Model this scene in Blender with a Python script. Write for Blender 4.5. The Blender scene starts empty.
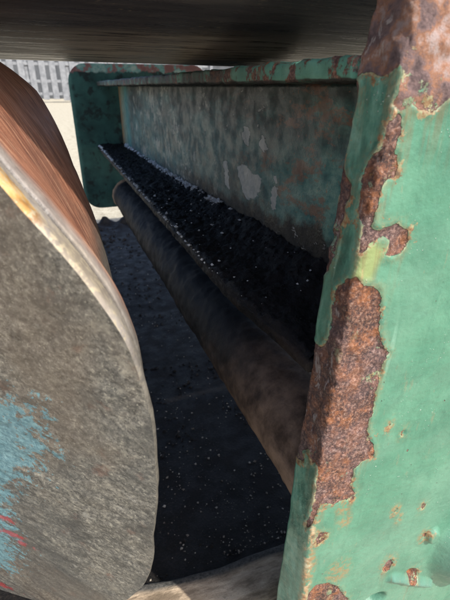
import bpy, bmesh, math, random
import numpy as np
from mathutils import Vector, Matrix

R = math.radians
sc = bpy.context.scene
col = sc.collection

# ------------------------------------------------------------------ camera
PITCH, YAW, CAM_H = 26.193, 20.456, 0.75
cam_d = bpy.data.cameras.new('camera')
cam = bpy.data.objects.new('camera', cam_d)
col.objects.link(cam)
cam.location = (0, 0, CAM_H)
cam.rotation_euler = (R(90 - PITCH), 0, R(-YAW))
cam_d.sensor_fit = 'VERTICAL'
cam_d.sensor_height = 36.0
cam_d.lens = 25.98
cam_d.clip_start = 0.01
cam_d.clip_end = 2000
cam_d.dof.use_dof = True
cam_d.dof.focus_distance = 0.44
cam_d.dof.aperture_fstop = 15
sc.camera = cam

# ------------------------------------------------------------------ light
SUN = Vector((0.29, -0.58, 0.77)).normalized()
w = bpy.data.worlds.new('World')
sc.world = w
w.use_nodes = True
nt = w.node_tree
bg = nt.nodes['Background']
sky = nt.nodes.new('ShaderNodeTexSky')
sky.sky_type = 'NISHITA'
sky.sun_disc = False
sky.sun_elevation = math.asin(SUN.z)
sky.sun_rotation = math.atan2(SUN.x, SUN.y)
nt.links.new(sky.outputs[0], bg.inputs[0])
bg.inputs[1].default_value = 0.14
sky.air_density = 0.75
sky.dust_density = 3.0
sl = bpy.data.lights.new('sun', 'SUN')
sl.energy = 3.5
sl.angle = R(0.8)
sl.color = (1.0, 0.95, 0.87)
so = bpy.data.objects.new('sun', sl)
col.objects.link(so)
so.rotation_euler = SUN.to_track_quat('Z', 'Y').to_euler()
sc.view_settings.view_transform = 'Standard'
sc.view_settings.look = 'None'
sc.view_settings.exposure = 0.85
sc.view_settings.gamma = 1.0

# ------------------------------------------------------------------ numpy helpers
def _hash(i, j, k, seed):
    h = (i * 374761393 + j * 668265263 + k * 2147483647 + seed * 1274126177) & 0xffffffff
    h = ((h ^ (h >> 13)) * 1274126177) & 0xffffffff
    h = h ^ (h >> 16)
    return (h & 0xffff) / 65535.0

def vnoise(P, scale, seed=0):
    p = np.asarray(P, float) * scale
    i = np.floor(p).astype(np.int64)
    f = p - i
    f = f * f * (3 - 2 * f)
    out = 0
    for dx in (0, 1):
        for dy in (0, 1):
            for dz in (0, 1):
                wgt = (f[..., 0] if dx else 1 - f[..., 0]) * (f[..., 1] if dy else 1 - f[..., 1]) * (f[..., 2] if dz else 1 - f[..., 2])
                out = out + wgt * _hash(i[..., 0] + dx, i[..., 1] + dy, i[..., 2] + dz, seed)
    return out

def fbm(P, scale, octv=4, seed=0):
    a, s, t = 1.0, 0.0, 0.0
    for o in range(octv):
        s = s + a * vnoise(P, scale * 2 ** o, seed + o * 17)
        t += a
        a *= 0.5
    return s / t

def sdf(px, py, poly):
    """signed distance, positive inside"""
    poly = np.asarray(poly, float)
    d2 = np.full(px.shape, 1e9)
    ins = np.zeros(px.shape, bool)
    n = len(poly)
    for i in range(n):
        ax, ay = poly[i]
        bx, by = poly[(i + 1) % n]
        ex, ey = bx - ax, by - ay
        t = np.clip(((px - ax) * ex + (py - ay) * ey) / (ex * ex + ey * ey + 1e-12), 0, 1)
        d2 = np.minimum(d2, (px - ax - t * ex) ** 2 + (py - ay - t * ey) ** 2)
        c = ((ay > py) != (by > py)) & (px < (bx - ax) * (py - ay) / (by - ay + 1e-15) + ax)
        ins ^= c
    d = np.sqrt(d2)
    return np.where(ins, d, -d)

def sstep(a, b, x):
    t = np.clip((x - a) / (b - a), 0, 1)
    return t * t * (3 - 2 * t)

# ------------------------------------------------------------------ object helpers
def setp(o, label=None, cat=None, group=None, kind=None):
    if label: o['label'] = label
    if cat: o['category'] = cat
    if group: o['group'] = group
    if kind: o['kind'] = kind
    return o

def thing(name, loc, label, cat, group=None):
    o = bpy.data.objects.new(name, None)
    o.empty_display_size = 0.05
    col.objects.link(o)
    o.location = loc
    return setp(o, label, cat, group)

def origin_of(o):
    p = Vector((0, 0, 0))
    while o is not None:
        p += o.location
        o = o.parent
    return p

def link_mesh(name, me, mat, parent=None, smooth=True):
    o = bpy.data.objects.new(name, me)
    col.objects.link(o)
    if parent is not None:
        o.parent = parent
        me.transform(Matrix.Translation(-origin_of(parent)))
    if mat: me.materials.append(mat)
    me.polygons.foreach_set('use_smooth', [smooth] * len(me.polygons))
    return o

def from_np(name, V, Q, mat, parent=None, smooth=True, attrs=None):
    """V (n,3), Q (m,4) or (m,3) arrays, fast path"""
    me = bpy.data.meshes.new(name)
    V = np.asarray(V, np.float32); Q = np.asarray(Q, np.int32)
    k = Q.shape[1]
    me.vertices.add(len(V)); me.vertices.foreach_set('co', V.ravel())
    me.loops.add(Q.size); me.loops.foreach_set('vertex_index', Q.ravel())
    me.polygons.add(len(Q))
    me.polygons.foreach_set('loop_start', np.arange(0, Q.size, k, dtype=np.int32))
    me.polygons.foreach_set('loop_total', np.full(len(Q), k, np.int32))
    me.update(calc_edges=True)
    me.validate()
    for a, d in (attrs or {}).items():
        at = me.attributes.new(a, 'FLOAT', 'POINT')
        at.data.foreach_set('value', np.asarray(d, np.float32).ravel())
    return link_mesh(name, me, mat, parent, smooth)

def grid_quads(nu, nv, wrap_u=False, off=0):
    iu = np.arange(nu if wrap_u else nu - 1)
    iv = np.arange(nv - 1)
    A, B = np.meshgrid(iv, iu, indexing='ij')
    A = A.ravel(); B = B.ravel(); B2 = (B + 1) % nu
    return np.stack([A * nu + B, A * nu + B2, (A + 1) * nu + B2, (A + 1) * nu + B], 1) + off

def bm_obj(name, bm, mat, parent=None, smooth=False):
    bmesh.ops.recalc_face_normals(bm, faces=bm.faces)
    me = bpy.data.meshes.new(name)
    bm.to_mesh(me); bm.free()
    return link_mesh(name, me, mat, parent, smooth)

def add_box(bm, lo, hi, bevel=0.0, seg=2):
    r = bmesh.ops.create_cube(bm, size=1.0)
    vs = r['verts']
    lo = Vector(lo); hi = Vector(hi)
    for v in vs:
        v.co = Vector(((lo[i] + hi[i]) / 2 + v.co[i] * (hi[i] - lo[i]) for i in range(3)))
    if bevel > 0:
        es = list({e for v in vs for e in v.link_edges})
        bmesh.ops.bevel(bm, geom=es, offset=bevel, segments=seg, affect='EDGES', profile=0.5)

# ------------------------------------------------------------------ node helpers
class NB:
    def __init__(self, name):
        self.m = bpy.data.materials.new(name)
        self.m.use_nodes = True
        self.t = self.m.node_tree
        self.b = self.t.nodes['Principled BSDF']
        g = self.n('ShaderNodeNewGeometry')
        self.pos = g.outputs['Position']
        self.nor = g.outputs['Normal']
    def n(self, k): return self.t.nodes.new(k)
    def put(self, sock, v):
        if v is None: return
        if isinstance(v, (int, float)):
            sock.default_value = v
        elif isinstance(v, (tuple, list)):
            sock.default_value = tuple(v) + ((1.0,) if len(v) == 3 and sock.type == 'RGBA' else ())
        else:
            self.t.links.new(v, sock)
    def noise(self, scale, detail=4, rough=0.55, vec=None, stretch=None, dist=0.0, off=None):
        v = vec or self.pos
        if stretch or off:
            mp = self.n('ShaderNodeMapping')
            self.put(mp.inputs['Vector'], v)
            if stretch: mp.inputs['Scale'].default_value = stretch
            if off: mp.inputs['Location'].default_value = off
            v = mp.outputs[0]
        x = self.n('ShaderNodeTexNoise')
        self.put(x.inputs['Vector'], v)
        x.inputs['Scale'].default_value = scale
        x.inputs['Detail'].default_value = detail
        x.inputs['Roughness'].default_value = rough
        x.inputs['Distortion'].default_value = dist
        return x.outputs['Fac']
    def voro(self, scale, vec=None, feature='F1', out='Distance', rnd=1.0):
        x = self.n('ShaderNodeTexVoronoi')
        x.feature = feature
        self.put(x.inputs['Vector'], vec or self.pos)
        x.inputs['Scale'].default_value = scale
        x.inputs['Randomness'].default_value = rnd
        return x.outputs[out]
    def math(self, op, a, b=None, c=None):
        x = self.n('ShaderNodeMath'); x.operation = op
        self.put(x.inputs[0], a)
        self.put(x.inputs[1], b)
        self.put(x.inputs[2], c)
        return x.outputs[0]
    def ss(self, v, a, b, lo=0.0, hi=1.0):
        x = self.n('ShaderNodeMapRange'); x.interpolation_type = 'SMOOTHSTEP'
        self.put(x.inputs['Value'], v)
        x.inputs['From Min'].default_value = a; x.inputs['From Max'].default_value = b
        x.inputs['To Min'].default_value = lo; x.inputs['To Max'].default_value = hi
        return x.outputs[0]
    def mix(self, f, a, b, mode='MIX'):
        x = self.n('ShaderNodeMix'); x.data_type = 'RGBA'; x.blend_type = mode
        self.put(x.inputs[0], f); self.put(x.inputs[6], a); self.put(x.inputs[7], b)
        return x.outputs[2]
    def ramp(self, f, stops):
        x = self.n('ShaderNodeValToRGB')
        e = x.color_ramp.elements
        while len(e) < len(stops): e.new(0.5)
        for i, (p, c) in enumerate(stops):
            e[i].position = p; e[i].color = tuple(c) + (1,)
        self.put(x.inputs[0], f)
        return x.outputs[0]
    def attr(self, name):
        x = self.n('ShaderNodeAttribute'); x.attribute_name = name
        return x.outputs['Fac']
    def sep(self, v=None):
        x = self.n('ShaderNodeSeparateXYZ'); self.put(x.inputs[0], v or self.pos)
        return x.outputs
    def bump(self, h, dist=0.001, strength=1.0, chain=None):
        x = self.n('ShaderNodeBump')
        x.inputs['Distance'].default_value = dist
        x.inputs['Strength'].default_value = strength
        self.put(x.inputs['Height'], h)
        if chain is not None: self.put(x.inputs['Normal'], chain)
        return x.outputs[0]
    def out(self, color, rough=0.7, normal=None, metal=0.0, spec=0.5, coat=None):
        self.put(self.b.inputs['Base Color'], color)
        self.put(self.b.inputs['Roughness'], rough)
        self.put(self.b.inputs['Metallic'], metal)
        self.put(self.b.inputs['Specular IOR Level'], spec)
        if normal is not None: self.put(self.b.inputs['Normal'], normal)
        if coat: self.b.inputs['Coat Weight'].default_value = coat; self.b.inputs['Coat Roughness'].default_value = 0.25
        return self.m

def rust_color(b, k=1.0):
    n1 = b.noise(70, 6, 0.72)
    n2 = b.noise(380, 6, 0.75, off=(3.1, 1.7, 0))
    n3 = b.noise(900, 2, 0.6)
    c = b.ramp(n1, [(0.36, (0.026, 0.015, 0.016)), (0.46, (0.075, 0.038, 0.033)), (0.52, (0.17, 0.065, 0.036)), (0.59, (0.42, 0.145, 0.040))])
    c2 = b.ramp(n2, [(0.38, (0.014, 0.010, 0.011)), (0.47, (0.072, 0.042, 0.038)), (0.54, (0.24, 0.10, 0.050)), (0.64, (0.46, 0.32, 0.25))])
    c = b.mix(0.55, c, c2)
    n4 = b.noise(22, 3, 0.5, off=(6, 2, 2))
    c = b.mix(b.ss(n4, 0.44, 0.62, 0, 0.6), c, b.ramp(n2, [(0.36, (0.040, 0.027, 0.030)), (0.50, (0.13, 0.082, 0.080)), (0.64, (0.30, 0.22, 0.21))]))
    c = b.mix(b.ss(n3, 0.64, 0.72, 0, 0.8), c, (0.46, 0.36, 0.31))
    return c, n1, n2

# ------------------------------------------------------------------ materials
def mat_near_plate():
    b = NB('peeling_green_paint')
    jag = b.noise(170, 5, 0.65)
    jag2 = b.noise(45, 3, 0.6, off=(1, 2, 3))
    d = b.math('ADD', b.attr('rust'), b.math('MULTIPLY', b.math('SUBTRACT', jag, 0.5), 0.0055))
    d = b.math('ADD', d, b.math('MULTIPLY', b.math('SUBTRACT', jag2, 0.5), 0.004))
    # tiny chips through the paint
    chips = b.noise(120, 3, 0.6, off=(7, 3, 9))
    chipm = b.ss(chips, 0.735, 0.76)
    left = b.math('MULTIPLY', b.ss(b.noise(48, 6, 0.75, off=(4, 4, 7)), 0.600, 0.612), b.ss(b.attr('rust'), 0.030, 0.004))
    rm = b.math('MULTIPLY', b.math('MAXIMUM', b.ss(d, -0.0002, 0.0003), b.math('MULTIPLY', chipm, 0.9)), b.math('SUBTRACT', 1.0, left))
    halo = b.math('MULTIPLY', b.ss(d, -0.0015, -0.0002), b.ss(b.noise(130, 3, 0.6, off=(1, 9, 4)), 0.44, 0.60))
    rc, n1, n2 = rust_color(b)
    big = b.noise(14, 4, 0.6)
    paint = b.ramp(big, [(0.30, (0.045, 0.150, 0.098)), (0.50, (0.068, 0.200, 0.130)), (0.70, (0.105, 0.255, 0.170))])
    paint = b.mix(b.attr('teal'), paint, b.ramp(b.noise(70, 5, 0.65, stretch=(1, 1, 0.35)), [(0.36, (0.030, 0.105, 0.078)), (0.52, (0.070, 0.21, 0.155)), (0.68, (0.16, 0.34, 0.265))]))
    paint = b.mix(b.math('MULTIPLY', b.attr('lug'), 0.6), paint, (0.085, 0.185, 0.165))
    fine = b.noise(420, 4, 0.7)
    paint = b.mix(b.ss(b.noise(48, 6, 0.75, off=(1, 0, 5)), 0.52, 0.66, 0, 0.35), paint, (0.035, 0.115, 0.080))
    paint = b.mix(b.ss(fine, 0.60, 0.72, 0, 0.25), paint, (0.19, 0.30, 0.21))
    # scratches: thin pale strokes
    scr = b.noise(60, 2, 0.5, stretch=(1, 1, 0.10), off=(4, 0, 0), dist=0.6)
    paint = b.mix(b.ss(scr, 0.69, 0.72, 0, 0.35), paint, (0.28, 0.46, 0.36))
    # pale speckles
    sp = b.math('MINIMUM', b.voro(240), b.math('MULTIPLY', b.voro(95, vec=None), 1.6))
    spm = b.math('MULTIPLY', b.ss(b.math('ADD', sp, b.math('MULTIPLY', b.noise(500, 2), 0.12)), 0.14, 0.21, 1, 0), b.ss(b.noise(26, 4, 0.7, off=(9, 9, 2)), 0.48, 0.60))
    paint = b.mix(b.math('MULTIPLY', spm, 0.65), paint, (0.42, 0.52, 0.44))
    # broad rubbed and chalky zones, faint brush strokes
    paint = b.mix(b.ss(b.noise(7, 5, 0.6, off=(3, 3, 0)), 0.46, 0.62, 0, 0.35), paint, (0.135, 0.255, 0.185))
    bs = b.noise(55, 5, 0.65, stretch=(3.0, 1, 0.25), off=(0, 2, 0))
    paint = b.mix(b.ss(bs, 0.50, 0.66, 0, 0.18), paint, (0.04, 0.13, 0.085))
    paint = b.mix(b.ss(b.noise(130, 5, 0.75, stretch=(1, 1, 0.2), off=(5, 2, 0)), 0.62, 0.68, 0, 0.4), paint, (0.22, 0.20, 0.12))
    # ochre bleeding round the rust and in the stained spots
    st = b.math('MAXIMUM', b.attr('stain'), b.math('MULTIPLY', b.ss(d, -0.010, -0.001), 0.33))
    st = b.math('MULTIPLY', st, b.ss(b.noise(230, 4, 0.65, off=(2, 8, 1)), 0.40, 0.62))
    paint = b.mix(b.math('MULTIPLY', st, 0.85), paint, (0.25, 0.16, 0.07))
    paint = b.mix(b.math('MULTIPLY', b.attr('yellow'), 0.75), paint, (0.26, 0.29, 0.10))
    rn = b.math('MULTIPLY', b.attr('run'), b.ss(b.noise(110, 4, 0.65, stretch=(1, 1, 0.07), off=(2, 6, 0)), 0.48, 0.62))
    paint = b.mix(b.math('MULTIPLY', rn, 0.55), paint, (0.15, 0.095, 0.045))
    paint = b.mix(b.math('MULTIPLY', halo, 0.5), paint, (0.40, 0.40, 0.24))
    # worn arris: ochre and cream where the paint has rubbed through
    ar = b.math('MULTIPLY', b.attr('arris'), b.ss(b.noise(95, 5, 0.7, stretch=(1, 1, 0.4), off=(3, 1, 8)), 0.44, 0.56))
    paint = b.mix(ar, paint, b.ramp(b.noise(170, 4, 0.65), [(0.35, (0.17, 0.08, 0.045)), (0.50, (0.42, 0.26, 0.14)), (0.65, (0.50, 0.45, 0.30))]))
    rc = b.mix(b.attr('pale'), rc, b.ramp(b.noise(75, 5, 0.6, off=(2, 2, 6)), [(0.34, (0.055, 0.036, 0.038)), (0.47, (0.19, 0.125, 0.12)), (0.55, (0.32, 0.155, 0.09)), (0.66, (0.40, 0.31, 0.29))]))
    # pale glinting scratches on the crusty thick edge
    gl = b.noise(120, 4, 0.7, stretch=(1, 1, 0.35), off=(7, 7, 1), dist=0.5)
    rc = b.mix(b.math('MULTIPLY', b.math('MULTIPLY', b.attr('teal'), b.ss(gl, 0.57, 0.63)), 0.7), rc, (0.48, 0.44, 0.42))
    rc = b.mix(b.math('MULTIPLY', b.attr('teal'), 0.35), rc, (0.07, 0.055, 0.06))
    pw = b.ss(b.noise(60, 6, 0.75, off=(6, 4, 4)), 0.48, 0.68, 0.0, 0.009)
    prm = b.ss(b.math('ADD', d, pw), 0.0, 0.0004)
    pcol = b.ramp(b.noise(210, 4, 0.65, off=(1, 1, 3)), [(0.36, (0.10, 0.045, 0.025)), (0.48, (0.24, 0.12, 0.055)), (0.62, (0.28, 0.27, 0.15))])
    paint = b.mix(b.math('MULTIPLY', prm, b.ss(pw, 0.0003, 0.0012, 0, 0.85)), paint, pcol)
    c = b.mix(rm, paint, rc)
    hr = b.math('ADD', b.math('MULTIPLY', n1, 0.5), b.math('MULTIPLY', n2, 1.0))
    hp = b.math('ADD', b.math('MULTIPLY', b.noise(120, 5, 0.65), 0.55), b.math('MULTIPLY', b.noise(40, 3, 0.5), 1.2))
    hp = b.math('ADD', hp, b.math('MULTIPLY', spm, 0.25))
    h = b.math('ADD', b.math('MULTIPLY', rm, b.math('SUBTRACT', hr, 1.2)), b.math('MULTIPLY', b.math('SUBTRACT', 1.0, rm), hp))
    nm = b.bump(h, 0.0018, 1.0)
    rough = b.math('ADD', b.math('MULTIPLY', rm, 0.42), b.math('MULTIPLY', b.noise(90, 3), 0.35))
    rough = b.math('ADD', rough, 0.18)
    return b.out(c, rough, nm, 0, 0.45)

def mat_web():
    b = NB('grimy_blue_green_web')
    x, y, z = b.sep()
    n = b.noise(16, 6, 0.7, stretch=(1, 0.35, 1))
    st = b.noise(85, 6, 0.72, stretch=(1, 0.30, 0.5))
    c = b.ramp(b.math('ADD', b.math('MULTIPLY', n, 0.6), b.math('MULTIPLY', st, 0.4)),
               [(0.39, (0.016, 0.050, 0.056)), (0.47, (0.034, 0.098, 0.104)), (0.55, (0.075, 0.175, 0.172)), (0.66, (0.20, 0.31, 0.29))])
    # greener and bluer towards the near end
    near = b.ss(y, 0.30, 0.62, 1, 0)
    c = b.mix(b.math('MULTIPLY', near, 0.6), c, b.ramp(st, [(0.39, (0.012, 0.12, 0.135)), (0.49, (0.050, 0.26, 0.245)), (0.60, (0.17, 0.42, 0.35))]))
    # oily soot above the dirt, and soot plus painted shade under the top flange
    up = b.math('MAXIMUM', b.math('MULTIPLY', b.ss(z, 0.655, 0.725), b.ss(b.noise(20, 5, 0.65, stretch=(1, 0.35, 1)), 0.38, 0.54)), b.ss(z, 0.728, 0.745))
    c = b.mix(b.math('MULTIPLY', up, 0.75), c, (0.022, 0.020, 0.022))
    rs = b.math('MULTIPLY', b.ss(b.noise(36, 6, 0.72, stretch=(1, 0.4, 1), off=(5, 5, 5)), 0.53, 0.62), b.ss(y, 0.75, 0.48))
    c = b.mix(b.math('MULTIPLY', rs, 0.75), c, (0.20, 0.10, 0.06))
    rs2 = b.math('MULTIPLY', b.ss(b.noise(150, 4, 0.7, off=(2, 5, 5)), 0.60, 0.68), b.ss(y, 0.62, 0.42))
    c = b.mix(b.math('MULTIPLY', rs2, 0.6), c, (0.30, 0.12, 0.05))
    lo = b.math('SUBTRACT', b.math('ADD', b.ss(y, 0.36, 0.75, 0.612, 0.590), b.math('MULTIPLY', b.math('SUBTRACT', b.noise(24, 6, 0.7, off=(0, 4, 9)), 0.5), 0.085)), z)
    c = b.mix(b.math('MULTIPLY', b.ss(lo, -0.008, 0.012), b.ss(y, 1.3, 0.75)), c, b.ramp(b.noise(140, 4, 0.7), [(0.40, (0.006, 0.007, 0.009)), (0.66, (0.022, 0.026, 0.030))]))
    # pale dried run marks low on the far half
    wl = b.math('MULTIPLY', b.ss(b.noise(60, 6, 0.75, stretch=(1, 0.30, 0.4), off=(1, 6, 0)), 0.54, 0.62), b.ss(y, 0.62, 0.85))
    c = b.mix(b.math('MULTIPLY', wl, 0.55), c, (0.48, 0.49, 0.44))
    sc_ = b.math('ADD', b.attr('scab'), b.math('MULTIPLY', b.math('SUBTRACT', b.noise(110, 5, 0.65, stretch=(1, 0.4, 1)), 0.5), 0.024))
    sat = b.math('MULTIPLY', b.ss(b.noise(70, 5, 0.7, stretch=(1, 0.4, 1), off=(9, 1, 4)), 0.615, 0.635), b.ss(b.noise(9, 2, 0.5, off=(1, 7, 4)), 0.48, 0.56))
    sm = b.math('MAXIMUM', b.ss(sc_, -0.0006, 0.0006), b.math('MULTIPLY', sat, 0.8))
    c = b.mix(b.math('MULTIPLY', sm, 0.85), c, b.ramp(b.noise(160, 3), [(0.3, (0.34, 0.38, 0.39)), (0.7, (0.54, 0.57, 0.56))]))
    # pale strip at the far weld, light coming in there put into the colour
    e = b.ss(b.math('ADD', y, b.math('MULTIPLY', n, 0.10)), 1.58, 1.70)
    ec = b.ramp(b.math('ADD', b.math('MULTIPLY', b.math('SUBTRACT', y, 1.55), 2.6), b.math('MULTIPLY', b.noise(60, 4), 0.3)),
                [(0.25, (0.14, 0.15, 0.14)), (0.50, (0.12, 0.30, 0.29)), (0.72, (0.30, 0.38, 0.30)), (0.90, (0.42, 0.26, 0.13))])
    c = b.mix(e, c, ec)
    h = b.math('ADD', b.math('MULTIPLY', sm, 0.6), b.noise(190, 5, 0.7))
    return b.out(c, b.ss(b.noise(40, 3), 0.3, 0.7, 0.28, 0.65), b.bump(h, 0.0012, 0.8), 0, 0.4)

def mat_flange_top():
    b = NB('chipped_green_flange')
    rc, n1, n2 = rust_color(b)
    m = b.ss(b.noise(48, 6, 0.7, off=(2, 2, 2)), 0.48, 0.54)
    p = b.ramp(b.noise(30, 4), [(0.3, (0.07, 0.23, 0.17)), (0.6, (0.14, 0.36, 0.27)), (0.8, (0.25, 0.45, 0.36))])
    c = b.mix(m, p, rc)
    x, y, z = b.sep()
    g = b.math('MULTIPLY', b.ss(b.noise(20, 4, 0.6), 0.34, 0.50), b.ss(y, 0.38, 0.62))
    c = b.mix(b.math('MULTIPLY', g, 0.8), c, (0.05, 0.05, 0.048))
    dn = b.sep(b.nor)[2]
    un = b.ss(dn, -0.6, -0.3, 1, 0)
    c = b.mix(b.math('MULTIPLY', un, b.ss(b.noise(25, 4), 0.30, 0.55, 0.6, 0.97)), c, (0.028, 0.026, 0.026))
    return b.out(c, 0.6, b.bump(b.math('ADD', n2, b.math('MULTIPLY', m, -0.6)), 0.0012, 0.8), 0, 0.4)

def mat_crud(name, base=(0.0035, 0.004, 0.0055), tip=(0.014, 0.0145, 0.017), rough=0.55, brown=0.0):
    b = NB(name)
    n = b.noise(130, 6, 0.7)
    c = b.ramp(n, [(0.35, base), (0.62, tip)])
    if brown:
        c = b.mix(b.ss(b.noise(16, 4, 0.6), 0.42, 0.62, 0, brown), c, (0.11, 0.075, 0.055))
    v = b.voro(330)
    sp = b.math('MULTIPLY', b.ss(v, 0.08, 0.14, 1, 0), b.ss(b.noise(70, 2), 0.56, 0.62))
    c = b.mix(b.math('MULTIPLY', sp, 0.5), c, (0.20, 0.20, 0.19))
    h = b.math('ADD', n, b.math('MULTIPLY', b.noise(420, 4, 0.7), 0.5))
    return b.out(c, b.ss(n, 0.35, 0.65, rough - 0.18, rough + 0.25), b.bump(h, 0.0022, 0.9), 0, 0.15)

def mat_end_plate():
    b = NB('dark_green_plate_paint')
    rc, n1, n2 = rust_color(b)
    x, y, z = b.sep()
    c = b.ramp(b.noise(14, 4), [(0.35, (0.022, 0.070, 0.062)), (0.65, (0.050, 0.150, 0.128))])
    c = b.mix(b.ss(b.noise(22, 4, 0.6, off=(4, 1, 1)), 0.50, 0.62, 0, 0.8), c, (0.014, 0.018, 0.019))
    topz = b.ss(b.math('ADD', z, b.math('MULTIPLY', b.math('SUBTRACT', b.noise(40, 4), 0.5), 0.03)), 0.796, 0.803)
    edge = b.ss(b.math('ADD', x, b.math('MULTIPLY', b.math('SUBTRACT', b.noise(60, 4), 0.5), 0.012)), 0.100, 0.086)
    c = b.mix(b.math('MULTIPLY', edge, 0.7), c, (0.13, 0.30, 0.25))  # light caught on the left edge, painted as paler teal
    band = b.ramp(b.noise(26, 5, 0.6, off=(1, 1, 7)), [(0.38, (0.26, 0.12, 0.11)), (0.47, (0.34, 0.20, 0.18)), (0.50, (0.16, 0.38, 0.34)), (0.62, (0.42, 0.55, 0.47))])
    c = b.mix(topz, c, band)  # sunlit top strip put into the colour of the red-brown and teal patches
    sp = b.ss(b.noise(170, 3, 0.6), 0.70, 0.74)
    c = b.mix(b.math('MULTIPLY', sp, 0.6), c, (0.35, 0.33, 0.25))
    return b.out(c, 0.5, b.bump(b.noise(120, 4), 0.001, 0.6), 0, 0.4)

def mat_roller():
    b = NB('grimy_roller_steel')
    x, y, z = b.sep()
    n = b.noise(30, 6, 0.68)
    c = b.ramp(n, [(0.34, (0.007, 0.006, 0.006)), (0.53, (0.022, 0.018, 0.016)), (0.66, (0.065, 0.050, 0.042))])
    near = b.ss(y, 0.34, 0.62, 1, 0)
    c = b.mix(b.math('MULTIPLY', near, 0.85), c, b.ramp(n, [(0.36, (0.085, 0.060, 0.048)), (0.62, (0.27, 0.19, 0.145))]))
    crust = b.math('MULTIPLY', b.ss(b.math('ADD', z, b.math('MULTIPLY', b.noise(40, 4), 0.05)), 0.395, 0.435), b.ss(y, 0.38, 0.6))
    c = b.mix(crust, c, (0.014, 0.015, 0.018))
    endm = b.ss(b.math('ADD', y, b.math('MULTIPLY', n, 0.05)), 1.70, 1.74)
    c = b.mix(b.math('MULTIPLY', endm, 0.85), c, (0.38, 0.25, 0.16))
    return b.out(c, 0.62, b.bump(b.math('ADD', n, b.math('MULTIPLY', b.noise(300, 4, 0.7), 0.5)), 0.002, 0.8), 0, 0.15)

def mat_hopper():
    b = NB('streaked_dark_steel')
    x, y, z = b.sep()
    s1 = b.noise(5, 6, 0.6, stretch=(0.6, 5, 5))
    s2 = b.noise(26, 6, 0.7, stretch=(0.35, 7, 7), off=(2, 2, 2))
    c = b.ramp(s1, [(0.34, (0.030, 0.032, 0.040)), (0.50, (0.070, 0.070, 0.078)), (0.66, (0.13, 0.125, 0.125))])
    c = b.mix(b.ss(b.noise(6, 5, 0.65), 0.50, 0.68, 0, 0.3), c, (0.09, 0.082, 0.078))
    c = b.mix(b.ss(s2, 0.58, 0.72, 0, 0.25), c, (0.20, 0.18, 0.155))
    # bounce light along the lowest line, painted as a pale tan band
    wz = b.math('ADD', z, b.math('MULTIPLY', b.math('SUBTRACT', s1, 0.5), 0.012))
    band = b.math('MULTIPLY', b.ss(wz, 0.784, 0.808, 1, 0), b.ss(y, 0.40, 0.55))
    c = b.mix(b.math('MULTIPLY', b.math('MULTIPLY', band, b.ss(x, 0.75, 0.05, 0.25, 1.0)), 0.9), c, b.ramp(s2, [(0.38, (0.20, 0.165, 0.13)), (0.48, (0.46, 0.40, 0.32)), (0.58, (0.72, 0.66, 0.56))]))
    spk = b.math('MULTIPLY', b.ss(b.noise(240, 3, 0.6, stretch=(0.5, 1, 1)), 0.60, 0.67), b.ss(b.noise(9, 3, 0.5, off=(0, 3, 1)), 0.5, 0.62))
    c = b.mix(b.math('MULTIPLY', spk, 0.5), c, (0.30, 0.26, 0.20))
    return b.out(c, b.ss(s2, 0.35, 0.62, 0.20, 0.50), b.bump(b.math('ADD', b.math('ADD', s1, s2), b.math('MULTIPLY', b.noise(300, 4, 0.7, stretch=(0.4, 1, 1)), 0.5)), 0.0008, 0.4), 0.0, 0.5)

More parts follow.
